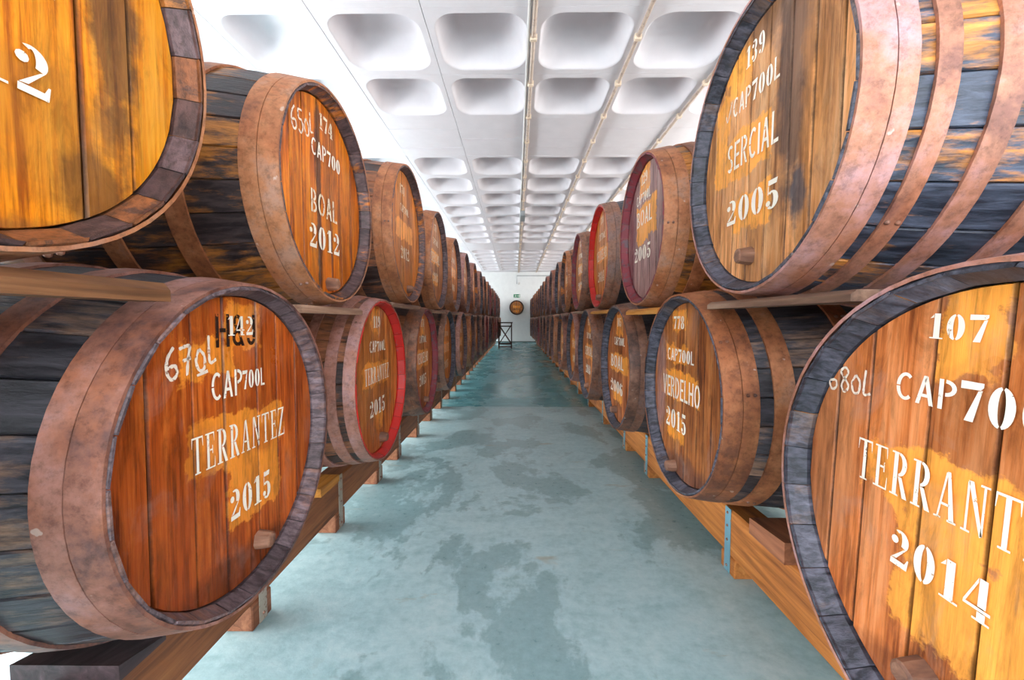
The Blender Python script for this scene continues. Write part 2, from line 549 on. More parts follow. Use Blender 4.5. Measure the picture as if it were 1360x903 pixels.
def coffer_mesh():
    n = 6
    def rr(hx, hy, r):
        pts = []
        for (sx, sy, a0) in ((1, 1, 0), (-1, 1, 90), (-1, -1, 180), (1, -1, 270)):
            for k in range(n + 1):
                a = math.radians(a0 + 90 * k / n)
                pts.append((sx * (hx - r) + r * math.cos(a), sy * (hy - r) + r * math.sin(a)))
        return pts
    cnt = 4 * (n + 1)
    h = OP / 2
    V, F, sm = [], [], []
    def ring(hx, hy, r, z):
        V.extend([(x, y, z) for x, y in rr(hx, hy, r)])
    ox, oy = PX / 2 - .002, PY / 2 - .0004
    ring(ox, oy, .0001, .02)                  # flank of the joint
    ring(ox, oy, .0001, .003)
    ring(ox - .003, oy - .001, .0001, 0)
    ring(h, h - .01, .17, 0)
    ring(h - .012, h - .022, .165, .012)
    ring(h - .03, h - .04, .16, .07)
    ring(h - .055, h - .065, .15, .15)
    ring(h - .09, h - .10, .14, .215)
    ring(h - .14, h - .15, .12, .25)
    ring(h - .22, h - .23, .08, .262)
    for i in range(9):
        for k in range(cnt):
            a, b = i * cnt + k, i * cnt + (k + 1) % cnt
            F.append((a, b, b + cnt, a + cnt)); sm.append(i >= 3)
    F.append(tuple(range(9 * cnt, 10 * cnt))); sm.append(True)
    m = mesh('coffer', V, F, [M_CEIL])
    m.polygons.foreach_set('use_smooth', sm)
    return m


ceil_bm = bmesh.new()
bm_box(ceil_bm, XL - .2, XR + .2, YB - .2, YE, HC + .30, HC + .50)
ceiling = tag(obj('ceiling', bm_mesh('ceiling', ceil_bm, M_CEIL)), 'white waffle slab ceiling with rounded coffers', kind='structure')
cm = coffer_mesh()
ncol = round((XR - XL) / PX)
groups = [(-1.79, 8), (5.65, 8), (13.13, 7)]
for (y0, n) in groups:
    for r in range(n):
        for c in range(ncol):
            obj('coffer', cm, ceiling, (XL + PX * (c + .5), y0 + PY * (r + .5), HC))
ends = [YB] + [v for (y0, n) in groups for v in (y0, y0 + PY * n)] + [YE]
for a, b in zip(ends[0::2], ends[1::2]):
    for c in range(ncol):                      # the solid bands, board-marked in strips between the ribs
        x0, x1 = XL + PX * c + .002, XL + PX * (c + 1) - .002
        strips = max(1, round((b - a) / .28))
        for s in range(strips):
            u, v = a + (b - a) * s / strips, a + (b - a) * (s + 1) / strips
            obj('band_panel', box_mesh('band_panel', x0, x1, u + .0015, v - .0015, HC + random.uniform(0, .004), HC + .06, M_CEIL), ceiling)


def conduit(x, label, mat, r=.016, twin=False):
    root = empty('ceiling_conduit', (x, YB, HC))
    tag(root, label, 'conduit', 'conduits along the ceiling ribs')
    obj('pipe', tube_mesh('pipe', [(0, 0.02, -.022), (0, YE - YB - .02, -.022)], r, mat), root)
    if twin:
        obj('pipe', tube_mesh('pipe', [(-.04, 0.02, -.018), (-.04, YE - YB - .02, -.018)], r * .7, M_PIPE_W), root)
    cl = box_mesh('clip', -.028, .028, -.02, .02, -.046, 0, M_CLIP, .006)
    k = .4
    while k < YE - YB:
        obj('clip', cl, root, (0, k, 0)); k += .62
    return root


conduit(RIB0, 'tan twin conduit clipped to the ceiling rib that carries the junction box', M_PIPE, .018, True)
conduit(RIB0 + PX, 'tan conduit clipped to the next ceiling rib beside the twin conduit', M_PIPE)
conduit(RIB0 + 2 * PX, 'tan conduit on the ceiling rib above the row opposite the stool', M_PIPE)
jb = empty('junction_box', (RIB0, 8.5, HC - .04))
tag(jb, 'grey junction box hanging from the twin ceiling conduit', 'junction box')
obj('box', box_mesh('box', -.045, .045, -.22, .22, -.10, 0, M_GREYBOX, .008), jb)
obj('cover', box_mesh('cover', -.05, .05, -.23, .23, -.112, -.10, M_GREYBOX, .004), jb)

# ------------------------------------------------------------------ lettering (stencil alphabets drawn as polygons)
def RC(a, b, c, d): return [(a, b), (c, b), (c, d), (a, d)]


def AB(cx, cy, rx, ry, ix, iy, a0, a1, n=10, ox=0.0, oy=0.0):
    out = []
    for k in range(n):
        p, q = [math.radians(a0 + (a1 - a0) * t / n) for t in (k, k + 1)]
        out.append([(cx + rx * math.cos(p), cy + ry * math.sin(p)), (cx + rx * math.cos(q), cy + ry * math.sin(q)),
                    (cx + ox + ix * math.cos(q), cy + oy + iy * math.sin(q)), (cx + ox + ix * math.cos(p), cy + oy + iy * math.sin(p))])
    return out


def DISC(cx, cy, r): return [[(cx + r * math.cos(2 * PI * k / 10), cy + r * math.sin(2 * PI * k / 10)) for k in range(10)]]


SANS = {
 'A': (.56, [[(0, 0), (.13, 0), (.33, 1), (.22, 1)], [(.35, 1), (.25, .86), (.43, 0), (.56, 0)], RC(.19, .26, .37, .37)]),
 'B': (.52, [RC(0, 0, .13, 1)] + AB(.19, .745, .27, .255, .14, .15, -88, 88) + AB(.19, .255, .32, .255, .19, .15, -88, 88)),
 'C': (.54, AB(.31, .5, .31, .5, .18, .38, 50, 178) + AB(.31, .5, .31, .5, .18, .38, 184, 310)),
 'D': (.58, [RC(0, 0, .13, 1)] + AB(.19, .5, .38, .5, .25, .38, -88, 88, 12)),
 'E': (.46, [RC(0, 0, .13, 1), RC(.16, .88, .46, 1), RC(.16, .45, .41, .56), RC(.16, 0, .46, .12)]),
 'H': (.58, [RC(0, 0, .13, 1), RC(.45, 0, .58, 1), RC(.16, .45, .42, .57)]),
 'I': (.14, [RC(0, 0, .14, 1)]),
 'J': (.42, [RC(.28, .25, .42, 1)] + AB(.21, .24, .21, .24, .08, .12, 180, 350)),
 'L': (.46, [RC(0, 0, .13, 1), RC(.16, 0, .46, .12)]),
 'N': (.58, [RC(0, 0, .12, 1), RC(.46, 0, .58, 1), [(.14, 1), (.14, .78), (.44, 0), (.44, .22)]]),
 'O': (.64, AB(.32, .5, .32, .5, .19, .38, 97, 263, 12) + AB(.32, .5, .32, .5, .19, .38, -83, 83, 12)),
 'P': (.50, [RC(0, 0, .13, 1)] + AB(.18, .72, .32, .28, .19, .16, -88, 88)),
 'R': (.54, [RC(0, 0, .13, 1)] + AB(.18, .73, .32, .27, .19, .16, -88, 88) + [[(.19, .44), (.31, .44), (.54, 0), (.40, 0)]]),
 'S': (.50, AB(.25, .75, .25, .25, .12, .14, 35, 262) + AB(.25, .25, .25, .25, .12, .14, -145, 82)),
 'T': (.54, [RC(0, .88, .54, 1), RC(.205, 0, .335, .85)]),
 'V': (.58, [[(0, 1), (.13, 1), (.31, .1), (.24, 0)], [(.45, 1), (.58, 1), (.35, 0), (.27, 0)]]),
 'Z': (.52, [RC(0, .88, .52, 1), RC(0, 0, .52, .12), [(.36, .86), (.52, .86), (.16, .14), (0, .14)]]),
 '&': (.56, AB(.25, .76, .19, .24, .08, .13, 0, 360, 14) + AB(.25, .27, .25, .27, .12, .15, 60, 330, 12) + [[(.2, .62), (.3, .6), (.56, 0), (.42, 0)]]),
 ' ': (.25, []),
}
ROMAN = {
 'T': (.60, [RC(.235, .03, .365, .95), RC(0, .95, .60, 1), [(0, .96), (.05, .96), (.015, .72), (0, .72)], [(.55, .96), (.60, .96), (.60, .72), (.585, .72)], RC(.15, 0, .45, .04)]),
 'E': (.54, [RC(.09, .03, .22, .97), RC(0, .96, .50, 1), RC(0, 0, .54, .04), RC(.24, .49, .40, .54), RC(.38, .40, .42, .63), [(.46, .96), (.50, .96), (.50, .74), (.485, .74)], [(.49, .04), (.54, .04), (.54, .30), (.525, .30)]]),
 'R': (.64, [RC(.09, .03, .24, .97), RC(0, .96, .26, 1), RC(0, 0, .32, .04)] + AB(.27, .73, .29, .27, .13, .21, -88, 88) + [[(.27, .45), (.40, .45), (.64, 0), (.47, 0)]]),
 'A': (.66, [[(.08, 0), (.13, 0), (.34, .98), (.28, .98)], [(.31, 1), (.40, 1), (.60, .02), (.45, .02)], RC(.20, .30, .44, .35), RC(0, 0, .21, .04), RC(.40, 0, .66, .04)]),
 'N': (.66, [RC(.09, .03, .15, .97), RC(.51, .03, .57, .97), [(.10, 1), (.24, 1), (.57, .04), (.50, 0)], RC(0, 0, .24, .04), RC(.42, .96, .66, 1)]),
 'Z': (.58, [RC(.02, .95, .56, 1), RC(0, 0, .58, .05), [(.40, .94), (.55, .94), (.18, .06), (.02, .06)], [(.02, .95), (.06, .95), (.035, .74), (.02, .74)], [(.53, .05), (.58, .05), (.58, .27), (.565, .27)]]),
}
DIGIT = {
 '0': (.58, AB(.29, .5, .29, .5, .08, .44, 98, 262, 12) + AB(.29, .5, .29, .5, .08, .44, -82, 82, 12)),
 '1': (.46, [RC(.15, .05, .36, 1), RC(.02, 0, .48, .05), [(.0, .80), (.13, .97), (.13, .84)]]),
 '2': (.58, AB(.27, .72, .27, .28, .07, .21, -40, 120, 12) + DISC(.12, .70, .11) + [[(.40, .52), (.50, .57), (.20, .19), (.05, .17)], [(.02, 0), (.53, 0), (.57, .30), (.53, .30), (.46, .155), (.03, .155)]]),
 '3': (.54, AB(.25, .75, .25, .25, .08, .19, -75, 130, 10) + AB(.25, .27, .27, .27, .08, .20, -130, 80, 10) + DISC(.1, .76, .09) + DISC(.1, .24, .1)),
 '4': (.60, [RC(.32, .34, .50, 1), RC(.32, .05, .50, .22), RC(.22, 0, .60, .05), RC(0, .24, .60, .31), [(0, .32), (.06, .32), (.30, .88), (.30, 1)]]),
 '5': (.56, [[(.09, .82), (.09, 1), (.50, 1), (.46, .82)], RC(.08, .50, .12, .80)] + AB(.26, .30, .29, .32, .08, .25, -130, 128, 14) + DISC(.11, .20, .1)),
 '6': (.58, AB(.29, .5, .29, .5, .08, .44, 92, 268, 12) + AB(.29, .29, .28, .29, .08, .22, -82, 100, 12) + DISC(.44, .83, .09)),
 '7': (.54, [[(0, .80), (0, 1), (.54, 1), (.54, .90), (.48, .82)], [(.42, .79), (.52, .82), (.36, 0), (.14, 0)]]),
 '8': (.56, AB(.28, .75, .24, .25, .07, .20, 95, 265) + AB(.28, .75, .24, .25, .07, .20, -85, 85) + AB(.28, .26, .28, .26, .08, .20, 95, 265) + AB(.28, .26, .28, .26, .08, .20, -85, 85)),
 '9': (.58, [[(.58 - x, 1 - y) for x, y in q] for q in (AB(.29, .5, .29, .5, .08, .44, 92, 268, 12) + AB(.29, .29, .28, .29, .08, .22, -82, 100, 12) + DISC(.44, .83, .09))]),
}


def glyph(ch, style):
    if ch in DIGIT: return DIGIT[ch]
    if style == 'roman' and ch in ROMAN: return ROMAN[ch]
    return SANS[ch]


def text_mesh(text, style, u, v, height, width, mat, tilt=0.0, drop=None):
    """lettering centred on (u, v) of a head, fitted to width; drop = smaller height for the digits"""
    polys, x = [], 0.0
    for ch in text:
        w, g = glyph(ch, style)
        k = drop if (drop and ch in DIGIT) else 1.0
        polys += [[(x + a * k, b * k) for a, b in q] for q in g]
        x += w * k + .13
    x -= .13
    sx = width / x
    c, s = math.cos(tilt), math.sin(tilt)
    V, F = [], []
    for q in polys:
        i = len(V)
        for a, b in q:
            y, z = (a - x / 2) * sx, (b - .5) * height
            V.append((0, u + y * c - z * s, v + y * s + z * c))
        F.append(tuple(range(i, len(V))))
    return mesh('lettering', V, F, [mat])


def stroke_mesh(strokes, u, v, size, w, mat, tilt=0.0):
    V, F = [], []
    c, s = math.cos(tilt), math.sin(tilt)
    for pts in strokes:
        pts = [Vector((a * c - b * s, a * s + b * c)) * size for a, b in pts]
        i = len(V)
        for k, p in enumerate(pts):
            d = (pts[min(k + 1, len(pts) - 1)] - pts[max(k - 1, 0)]).normalized()
            n = Vector((-d.y, d.x)) * w * (.75 + .5 * ((k * 37) % 10) / 10) / 2
            V += [(0, u + p.x + n.x, v + p.y + n.y), (0, u + p.x - n.x, v + p.y - n.y)]
        F += [(i + 2 * k, i + 2 * k + 1, i + 2 * k + 3, i + 2 * k + 2) for k in range(len(pts) - 1)]
    return mesh('chalk_mark', V, F, [mat])


def curve(*p):
    out = []
    for i in range(len(p) - 1):
        a, b, c, d = [Vector(p[max(0, min(len(p) - 1, j))]) for j in (i - 1, i, i + 1, i + 2)]
        for k in range(5):
            t = k / 5
            out.append(tuple(.5 * (2 * b + (c - a) * t + (2 * a - 5 * b + 4 * c - d) * t * t + (3 * b - a - 3 * c + d) * t ** 3)))
    return out + [tuple(p[-1])]


def sh(st, dx, k=1.0, dy=0.0): return [[(a * k + dx, b * k + dy) for a, b in q] for q in st]


C6 = [curve((.42, 1), (.15, .7), (.05, .3), (.2, .02), (.42, .15), (.38, .42), (.1, .38))]
C7 = [curve((0, .9), (.25, .95), (.45, .95)), curve((.45, .95), (.3, .5), (.18, 0)), curve((.08, .5), (.42, .55))]
C0 = [curve((.2, .75), (.02, .4), (.12, .05), (.35, .1), (.4, .5), (.2, .75))]
C5 = [curve((.45, .98), (.12, .95), (.1, .6), (.35, .55), (.42, .25), (.2, 0), (.02, .12))]
C8 = [curve((.25, .55), (.05, .8), (.25, 1), (.42, .8), (.1, .3), (.25, 0), (.45, .25), (.25, .55))]
CL = [curve((.12, 1), (.05, .4), (.06, .05), (.35, .12))]
CHALK = {'670': C6 + sh(C7, .62) + sh(C0, 1.22) + sh(CL, 1.8, 1, .15) + [[(1.2, -.1), (1.7, -.05)]],
         '650': C6 + sh(C5, .6) + sh(C0, 1.15) + sh(CL, 1.7, .9, .25),
         '680': C6 + sh(C8, .6) + sh(C0, 1.2) + sh(CL, 1.75)}

# ------------------------------------------------------------------ barrels
RECESS, THICK = .046, .030
CACHE = {}
BARRELS = []                                    # side, Y, Z, end radius, bilge radius


def profile(x, Rh, Rb, L):
    c = L / 2
    return Rb - (Rb - Rh) * abs((x - c) / c) ** 1.9


def stave_mesh(Rh, Rb, L, n, mats):
    key = ('stave', round(Rh, 4), round(Rb, 4), L, n, mats[0].name, mats[1].name)
    if key in CACHE: return CACHE[key]
    a, e = PI / n - .0022, .0075
    st = [0, .006, .040, .2, .4, L / 2, L - .4, L - .2, L]
    V, F, mi = [], [], []
    for i, x in enumerate(st):
        r = profile(x, Rh, Rb, L) - (.004 if i == 0 else 0)
        th = (.005, .009)[i] if i < 2 else THICK       # the stave ends are bevelled inwards
        for (ang, rr) in ((-a + e, r), (a - e, r), (a, r - .004), (a, r - th), (-a, r - th), (-a, r - .004)):
            V.append((-x, rr * math.sin(ang), rr * math.cos(ang)))
    for i in range(len(st) - 1):
        for k in range(6):
            p, q = i * 6 + k, i * 6 + (k + 1) % 6
            F.append((p, q, q + 6, p + 6))
            mi.append(1 if (i == 0 or (k == 3 and i < 3)) else 0)
    F.append(tuple(range(5, -1, -1))); mi.append(1)
    F.append(tuple(range(len(V) - 6, len(V)))); mi.append(0)
    m = mesh('stave', V, F, mats, False, mi)
    m.flip_normals()
    CACHE[key] = m
    return m


def body_mesh(Rh, Rb, L, n, mats):
    key = ('body', round(Rh, 4), round(Rb, 4), L, n, mats[0].name, mats[1].name)
    if key in CACHE: return CACHE[key]
    s = stave_mesh(Rh, Rb, L, n, mats)
    V, F, mi = [], [], []
    sv = [v.co.copy() for v in s.vertices]
    sf = [(tuple(p.vertices), p.material_index) for p in s.polygons]
    for k in range(n):
        R = Matrix.Rotation(2 * PI * k / n, 3, 'X')
        i = len(V)
        V += [R @ v for v in sv]
        for f, m_ in sf:
            F.append(tuple(i + j for j in f)); mi.append(m_)
    CACHE[key] = mesh('staved_body', V, F, mats, False, mi)
    return CACHE[key]


def hoop_mesh(Rh, Rb, L, x0, x1, mat, seg=64):
    key = ('hoop', round(Rh, 4), round(Rb, 4), L, x0, x1, mat.name, seg)
    if key in CACHE: return CACHE[key]
    sec = []
    for k in range(4):
        x = x0 + (x1 - x0) * k / 3
        sec.append((x, profile(x, Rh, Rb, L) + .0055))
    sec = [(x0 + .0005, sec[0][1] - .007)] + sec + [(x1 - .0005, sec[-1][1] - .009)]
    V, F, sm = [], [], []
    ns = len(sec)
    for k in range(seg):
        a = 2 * PI * k / seg
        V += [(-x, r * math.sin(a), r * math.cos(a)) for x, r in sec]
    for k in range(seg):
        i, j = k * ns, ((k + 1) % seg) * ns
        for q in range(ns - 1):
            F.append((i + q, j + q, j + q + 1, i + q + 1)); sm.append(0 < q < ns - 2)
    m = mesh('hoop', V, F, [mat])
    m.polygons.foreach_set('use_smooth', sm)
    m.set_sharp_from_angle(angle=.6)
    m.flip_normals()
    CACHE[key] = m
    return m


def head_boards(R, cuts, mat, joined=False):
    """boards of a head across the circle, joints recessed"""
    x = -RECESS
    out = []
    edges = [-R] + list(cuts) + [R]
    JV, JF = [], []
    for a, b in zip(edges, edges[1:]):
        def outline(y0, y1, rr):
            y0, y1 = max(y0, -rr * .9995), min(y1, rr * .9995)
            n = 7
            up = [(y0 + (y1 - y0) * k / n) for k in range(n + 1)]
            return [(y, math.sqrt(max(0, rr * rr - y * y))) for y in up] + [(y, -math.sqrt(max(0, rr * rr - y * y))) for y in reversed(up)]
        o1 = outline(a + .0013, b - .0013, R)
        o2 = outline(a + .0042, b - .0042, R - .002)
        dx = random.uniform(-.0018, .0012)
        n = len(o1)
        V = [(x - .02, p, q) for p, q in o1] + [(x + dx - .005, p, q) for p, q in o1] + [(x + dx, p, q) for p, q in o2]
        F = [(k, (k + 1) % n, n + (k + 1) % n, n + k) for k in range(n)] + [(n + k, n + (k + 1) % n, 2 * n + (k + 1) % n, 2 * n + k) for k in range(n)]
        F.append(tuple(range(2 * n, 3 * n)))
        if joined:
            i = len(JV)
            JV += V; JF += [tuple(i + j for j in f) for f in F]
        else:
            m = mesh('head_board', V, F, [mat])
            m.flip_normals()
            out.append(m)
    if joined:
        m = mesh('head', JV, JF, [mat])
        m.flip_normals()
        return m
    return out


def bung_mesh():
    n = 12
    V, F = [], []
    for (x, r) in ((-.004, .027), (.020, .024), (.036, .021), (.039, .016)):
        V += [(x, r * math.cos(2 * PI * k / n) * (1 + .08 * ((k * 7) % 3 - 1)), r * math.sin(2 * PI * k / n)) for k in range(n)]
    for i in range(3):
        for k in range(n):
            F.append((i * n + k, i * n + (k + 1) % n, (i + 1) * n + (k + 1) % n, (i + 1) * n + k))
    F.append(tuple(range(3 * n, 4 * n)))
    return mesh('bung', V, F, [W_BUNG])


BUNG = bung_mesh()
_rv = bmesh.new()
bmesh.ops.create_uvsphere(_rv, u_segments=8, v_segments=4, radius=.006)
RIVET = bm_mesh('rivet', _rv, M_RIVET, True)
_dm = {}


def disc_mesh(r):
    k = round(r, 3)
    if k not in _dm:
        n = 32
        _dm[k] = mesh('rear_head', [(0, r * math.cos(2 * PI * i / n), r * math.sin(2 * PI * i / n)) for i in range(n)], [tuple(range(n))], [ST_WINE])
    return _dm[k]


HOOPS_A = [(.001, .055), (.057, .104), (.225, .280), (.42, .475)]            # two broad end hoops, quarter and bilge hoops
HOOPS_B = [(.001, .055), (.057, .091), (.118, .154), (.214, .256), (.34, .385)]
HOOPS_C = [(.001, .055), (.057, .104), (.145, .205), (.37, .43)]
HOOPS_D = [(.001, .050), (.078, .125), (.18, .22), (.37, .43)]


def barrel(side, Y, Zc, R, Rb, label, group, detail, head, staves, chime, hoop, hoops=HOOPS_A,
           d=None, L=1.25, texts=(), chalk=None, bung=(.05, -.32), roll=0.0, cuts=None, n=28, yaw=0.0):
    """Zc: height of the axis over the lens; the Empty stands under the bilge"""
    x = (-.676 if side < 0 else .633) if d is None else d
    root = empty('wine_barrel', (x, Y, EYE + Zc - Rb), (0 if side < 0 else PI) + yaw)
    tag(root, label, 'barrel', group)
    BARRELS.append((side, Y, Zc, R, Rb))
    ax = (0, 0, Rb)
    if detail:
        sm_ = stave_mesh(R, Rb, L, n, [staves, chime])
        for k in range(n):
            obj('stave', sm_, root, (random.uniform(-.0025, .0015), 0, Rb), (2 * PI * k / n + .03, 0, 0))
    else:
        obj('staved_body', body_mesh(R, Rb, L, n, [staves, chime]), root, ax, (random.random(), 0, 0))
    hl = list(hoops)
    hl += [(L - b, L - a) for a, b in reversed(hoops if detail else hoops[:2])]
    for i, (a, b) in enumerate(hl):
        h = obj('hoop', hoop_mesh(R, Rb, L, a, b, hoop, 64 if detail else 40), root, ax, (random.random() * 6, 0, 0))
        if detail and i < len(hoops):
            for k in range(2):
                xm = (a + b) / 2 + (k - .5) * .02
                obj('rivet', RIVET, h, (-xm, 0, profile(xm, R, Rb, L) + .005))
    ri = R - THICK + .004
    if detail:
        if cuts is None:
            cuts, y = [], -ri
            w = ri * 2 / 7
            for k in range(6):
                y += w * random.uniform(.86, 1.14)
                cuts.append(y)
        for bm_ in head_boards(ri, cuts, head):
            obj('head_board', bm_, root, ax, (roll, 0, 0))
    else:
        w = ri * 2 / 6
        obj('head', head_boards(ri, [-ri + w * (k + 1) + random.uniform(-.015, .015) for k in range(5)], head, True), root, ax, (roll, 0, 0))
    obj('rear_head', disc_mesh(R - THICK + .006), root, (-L + .05, 0, Rb))
    lift = -RECESS + .0020
    for me in texts:
        nm = 'chalk_mark' if me.name.startswith('chalk') else 'lettering'
        obj(nm, me, root, (lift, 0, Rb), (roll, 0, 0))
        lift += .0004
    if bung:
        obj('bung', BUNG, root, (-RECESS, bung[0], Rb + bung[1]), (random.random() * 3, 0, 0))
    return root


def T(text, style, u, v, h, w, mat=None, **k):
    return text_mesh(text, style, u, v * .962, h * .962, w, mat or M_STENCIL, **k)


GL = 'barrels stacked on the stool side'
GR = 'barrels stacked opposite the stool'
H_LL1 = head_material('head_red_brown', S(112, 46, 14), S(176, 84, 26), S(206, 116, 44), S(218, 140, 46),
    [(0.01, .018, .19, .062), (.055, -.12, .115, .10), (.02, .30, .075, .06), (-.10, .22, .09, .05)],
    [(.10, -.02, .05, .05, S(196, 104, 30), .7), (.0, -.34, .25, .06, S(96, 42, 18), .7), (-.2, -.15, .1, .3, S(140, 62, 20), .5)], .34, .22, .5)
H_LL2 = head_material('head_orange_brown', S(118, 66, 28), S(178, 108, 46), S(210, 142, 70), S(216, 146, 58),
    [(0, .03, .2, .06), (0, .30, .07, .07), (.03, -.22, .06, .05)], [(-.1, -.3, .15, .1, S(176, 92, 24), .8)], .4, .3, .4)
H_LU1 = head_material('head_golden', S(164, 84, 12), S(232, 146, 20), S(244, 176, 52), S(235, 160, 40),
    [], [(.245, .10, .055, .42, S(104, 70, 42), .85), (.20, -.27, .06, .07, S(86, 54, 34), .85), (.14, -.20, .12, .14, S(168, 108, 40), .5), (.1, -.40, .2, .05, S(120, 78, 50), .6)], .38, .08, .45)
H_LU2 = head_material('head_amber', S(128, 58, 6), S(214, 116, 8), S(236, 152, 30), None, [],
    [(-.045, .0, .022, .45, S(88, 48, 22), .9), (.05, .12, .06, .3, S(150, 82, 24), .55), (.13, -.1, .02, .25, S(120, 52, 16), .7)], .36, .06, .5)
H_RU1 = head_material('head_pale_straw', S(146, 98, 54), S(220, 162, 98), S(238, 192, 134), S(232, 166, 72),
    [(-.11, .03, .15, .07), (-.05, -.15, .10, .06), (-.13, .28, .07, .07), (-.24, .1, .05, .14)],
    [(.13, .10, .075, .34, S(112, 84, 70), .9), (.05, .36, .22, .07, S(118, 84, 60), .8), (.20, -.05, .05, .3, S(200, 130, 60), .5), (.16, -.16, .03, .08, S(84, 84, 92), .8)], .42, .2, .5)
H_RL1 = head_material('head_orange_oak', S(140, 76, 36), S(196, 120, 62), S(216, 148, 92), S(228, 158, 66),
    [(-.07, .315, .05, .085), (-.11, .05, .13, .055), (.06, .03, .20, .07), (.0, -.12, .16, .10)],
    [(-.32, .05, .07, .3, S(192, 124, 80), .6), (.0, -.33, .3, .06, S(120, 66, 42), .6)], .34, .34, .35)
H_RL2 = head_material('head_rough_oak', S(92, 50, 28), S(176, 108, 52), S(208, 146, 82), S(224, 152, 54),
    [(-.08, .02, .2, .06), (-.08, .29, .075, .05), (-.1, .15, .12, .04), (-.1, -.16, .09, .06)],
    [(-.28, .0, .06, .3, S(166, 128, 124), .7), (0, -.34, .25, .08, S(88, 56, 50), .7)], .5, .3, .95)
H_RL3 = head_material('head_brown_oak', S(96, 52, 28), S(168, 98, 48), S(196, 130, 70), S(224, 154, 60),
    [(-.04, .02, .24, .06), (-.02, .27, .09, .08), (-.06, -.19, .12, .05)], [], .5, .3, .8)
H_RU2 = head_material('head_grey_mauve', S(104, 78, 76), S(150, 122, 116), S(178, 154, 144), S(220, 158, 70),
    [(-.02, .07, .17, .09), (-.07, .0, .10, .05), (-.05, .29, .09, .10)], [(-.26, 0, .06, .35, S(120, 60, 70), .7)], .42, .3, .4)
H_GEN = [head_material('head_oak_amber', S(122, 62, 16), S(194, 116, 34), S(220, 152, 66), S(224, 152, 60), [(0, .03, .2, .06)], [], .4, .15, .6),
         head_material('head_oak_brown', S(104, 58, 28), S(170, 102, 48), S(200, 136, 78), S(214, 148, 66), [(0, .02, .2, .07), (0, .27, .08, .08)], [], .45, .3, .6),
         head_material('head_oak_tan', S(118, 70, 38), S(186, 124, 66), S(210, 154, 96), S(226, 160, 70), [(0, .03, .17, .06), (0, -.17, .12, .05)], [], .45, .3, .6)]

# stool-side row, lower tier: Y, Z and radius of each end measured from the picture, then at the stacking pitch
ORD = ['', 'last', 'second', 'third', 'fourth', 'fifth', 'sixth', 'seventh', 'eighth', 'ninth', 'tenth', 'eleventh', 'twelfth',
       'thirteenth', 'fourteenth', 'fifteenth', 'sixteenth', 'seventeenth', 'eighteenth']
ZL, ZU = -.313, .515
NL = 17
WORDS = ['VERDELHO', 'BOAL', 'SERCIAL', 'TERRANTEZ']
YEARS = ['2013', '2015', '2006', '2012', '2014', '2005']


def std(word, year, code, uo=0.0, mat=None):
    st = 'roman' if word == 'TERRANTEZ' else 'sans'
    return [T(code, 'sans', uo, .305, .062, .10, mat), T('CAP700L', 'sans', uo + .01, .175, .060, .24, mat, drop=.9),
            T(word, st, uo, .025, .085, .37 if len(word) > 5 else .26, mat), T(year, 'sans', uo - .01, -.15, .085, .23, mat)]


# the nearest barrels, each as the photograph shows it
barrel(-1, -.01, ZL, .402, .46, 'dark barrel beside the TERRANTEZ 2015 barrel chalked 670L, carrying the golden-headed one', GL, True, H_GEN[1], ST_SLATE, CH_DARK, H_MAUVE)
barrel(-1, 1.064, -.316, .402, .458, 'red-brown headed barrel stencilled TERRANTEZ 2015 and chalked 670L', GL, True, H_LL1, ST_SLATE, CH_DARK, H_MAUVE, HOOPS_A,
       texts=[T('H&J', 'sans', -.005, .300, .085, .15, M_INK), T('142', 'sans', .012, .312, .052, .10), stroke_mesh(CHALK['670'], -.225, .185, .068, .0075, M_CHALK, .12),
              T('CAP', 'sans', -.045, .161, .070, .11), T('700L', 'sans', .058, .163, .052, .095), T('TERRANTEZ', 'roman', .016, .008, .088, .365), T('2015', 'sans', .036, -.162, .080, .17)],
       bung=(.065, -.30), cuts=[-.27, -.155, -.055, .075, .17, .275], roll=-.01)
barrel(-1, 2.131, -.305, .403, .462, 'barrel with bright red painted rim stencilled TERRANTEZ 2015', GL, True, H_LL2, ST_WINE, CH_RED, H_MAUVE, HOOPS_D,
       texts=std('TERRANTEZ', '2015', '119', .01), bung=(.05, -.32))
barrel(-1, 3.193, -.318, .399, .46, 'wine-rimmed barrel between the bright red rimmed one and the tan ones', GL, True, H_GEN[1], ST_WINE, CH_WINE, H_BROWN, HOOPS_A,
       texts=std('VERDELHO', '2015', '174'), bung=(.05, -.31))
barrel(-1, .515, .500, .405, .462, 'golden headed barrel with a dark stained board and patched rim', GL, True, H_LU1, ST_ORANGE, CH_GOLD, H_ORANGE, HOOPS_A,
       texts=[T('2012', 'sans', .034, -.135, .075, .21), T('BOAL', 'sans', .03, .04, .085, .24)], bung=None, cuts=[-.29, -.19, -.09, .03, .185, .275], roll=.0)
barrel(-1, 1.580, .452, .378, .446, 'amber headed barrel stencilled BOAL 2012 and chalked 650L', GL, True, H_LU2, ST_ORANGE, CH_SPOT, H_ORANGE,
       [(.001, .055), (.057, .104), (.255, .315), (.46, .52)],
       texts=[stroke_mesh(CHALK['650'], -.225, .165, .075, .007, M_CHALK, .15), T('174', 'sans', .02, .29, .06, .11, M_STENCIL_W), T('CAP700', 'sans', .02, .172, .062, .235, drop=.95),
              T('BOAL', 'sans', -.005, -.03, .085, .21, M_STENCIL_W), T('2012', 'sans', -.005, -.158, .088, .245)],
       bung=(.022, -.315), cuts=[-.24, -.16, -.05, .055, .15, .25])
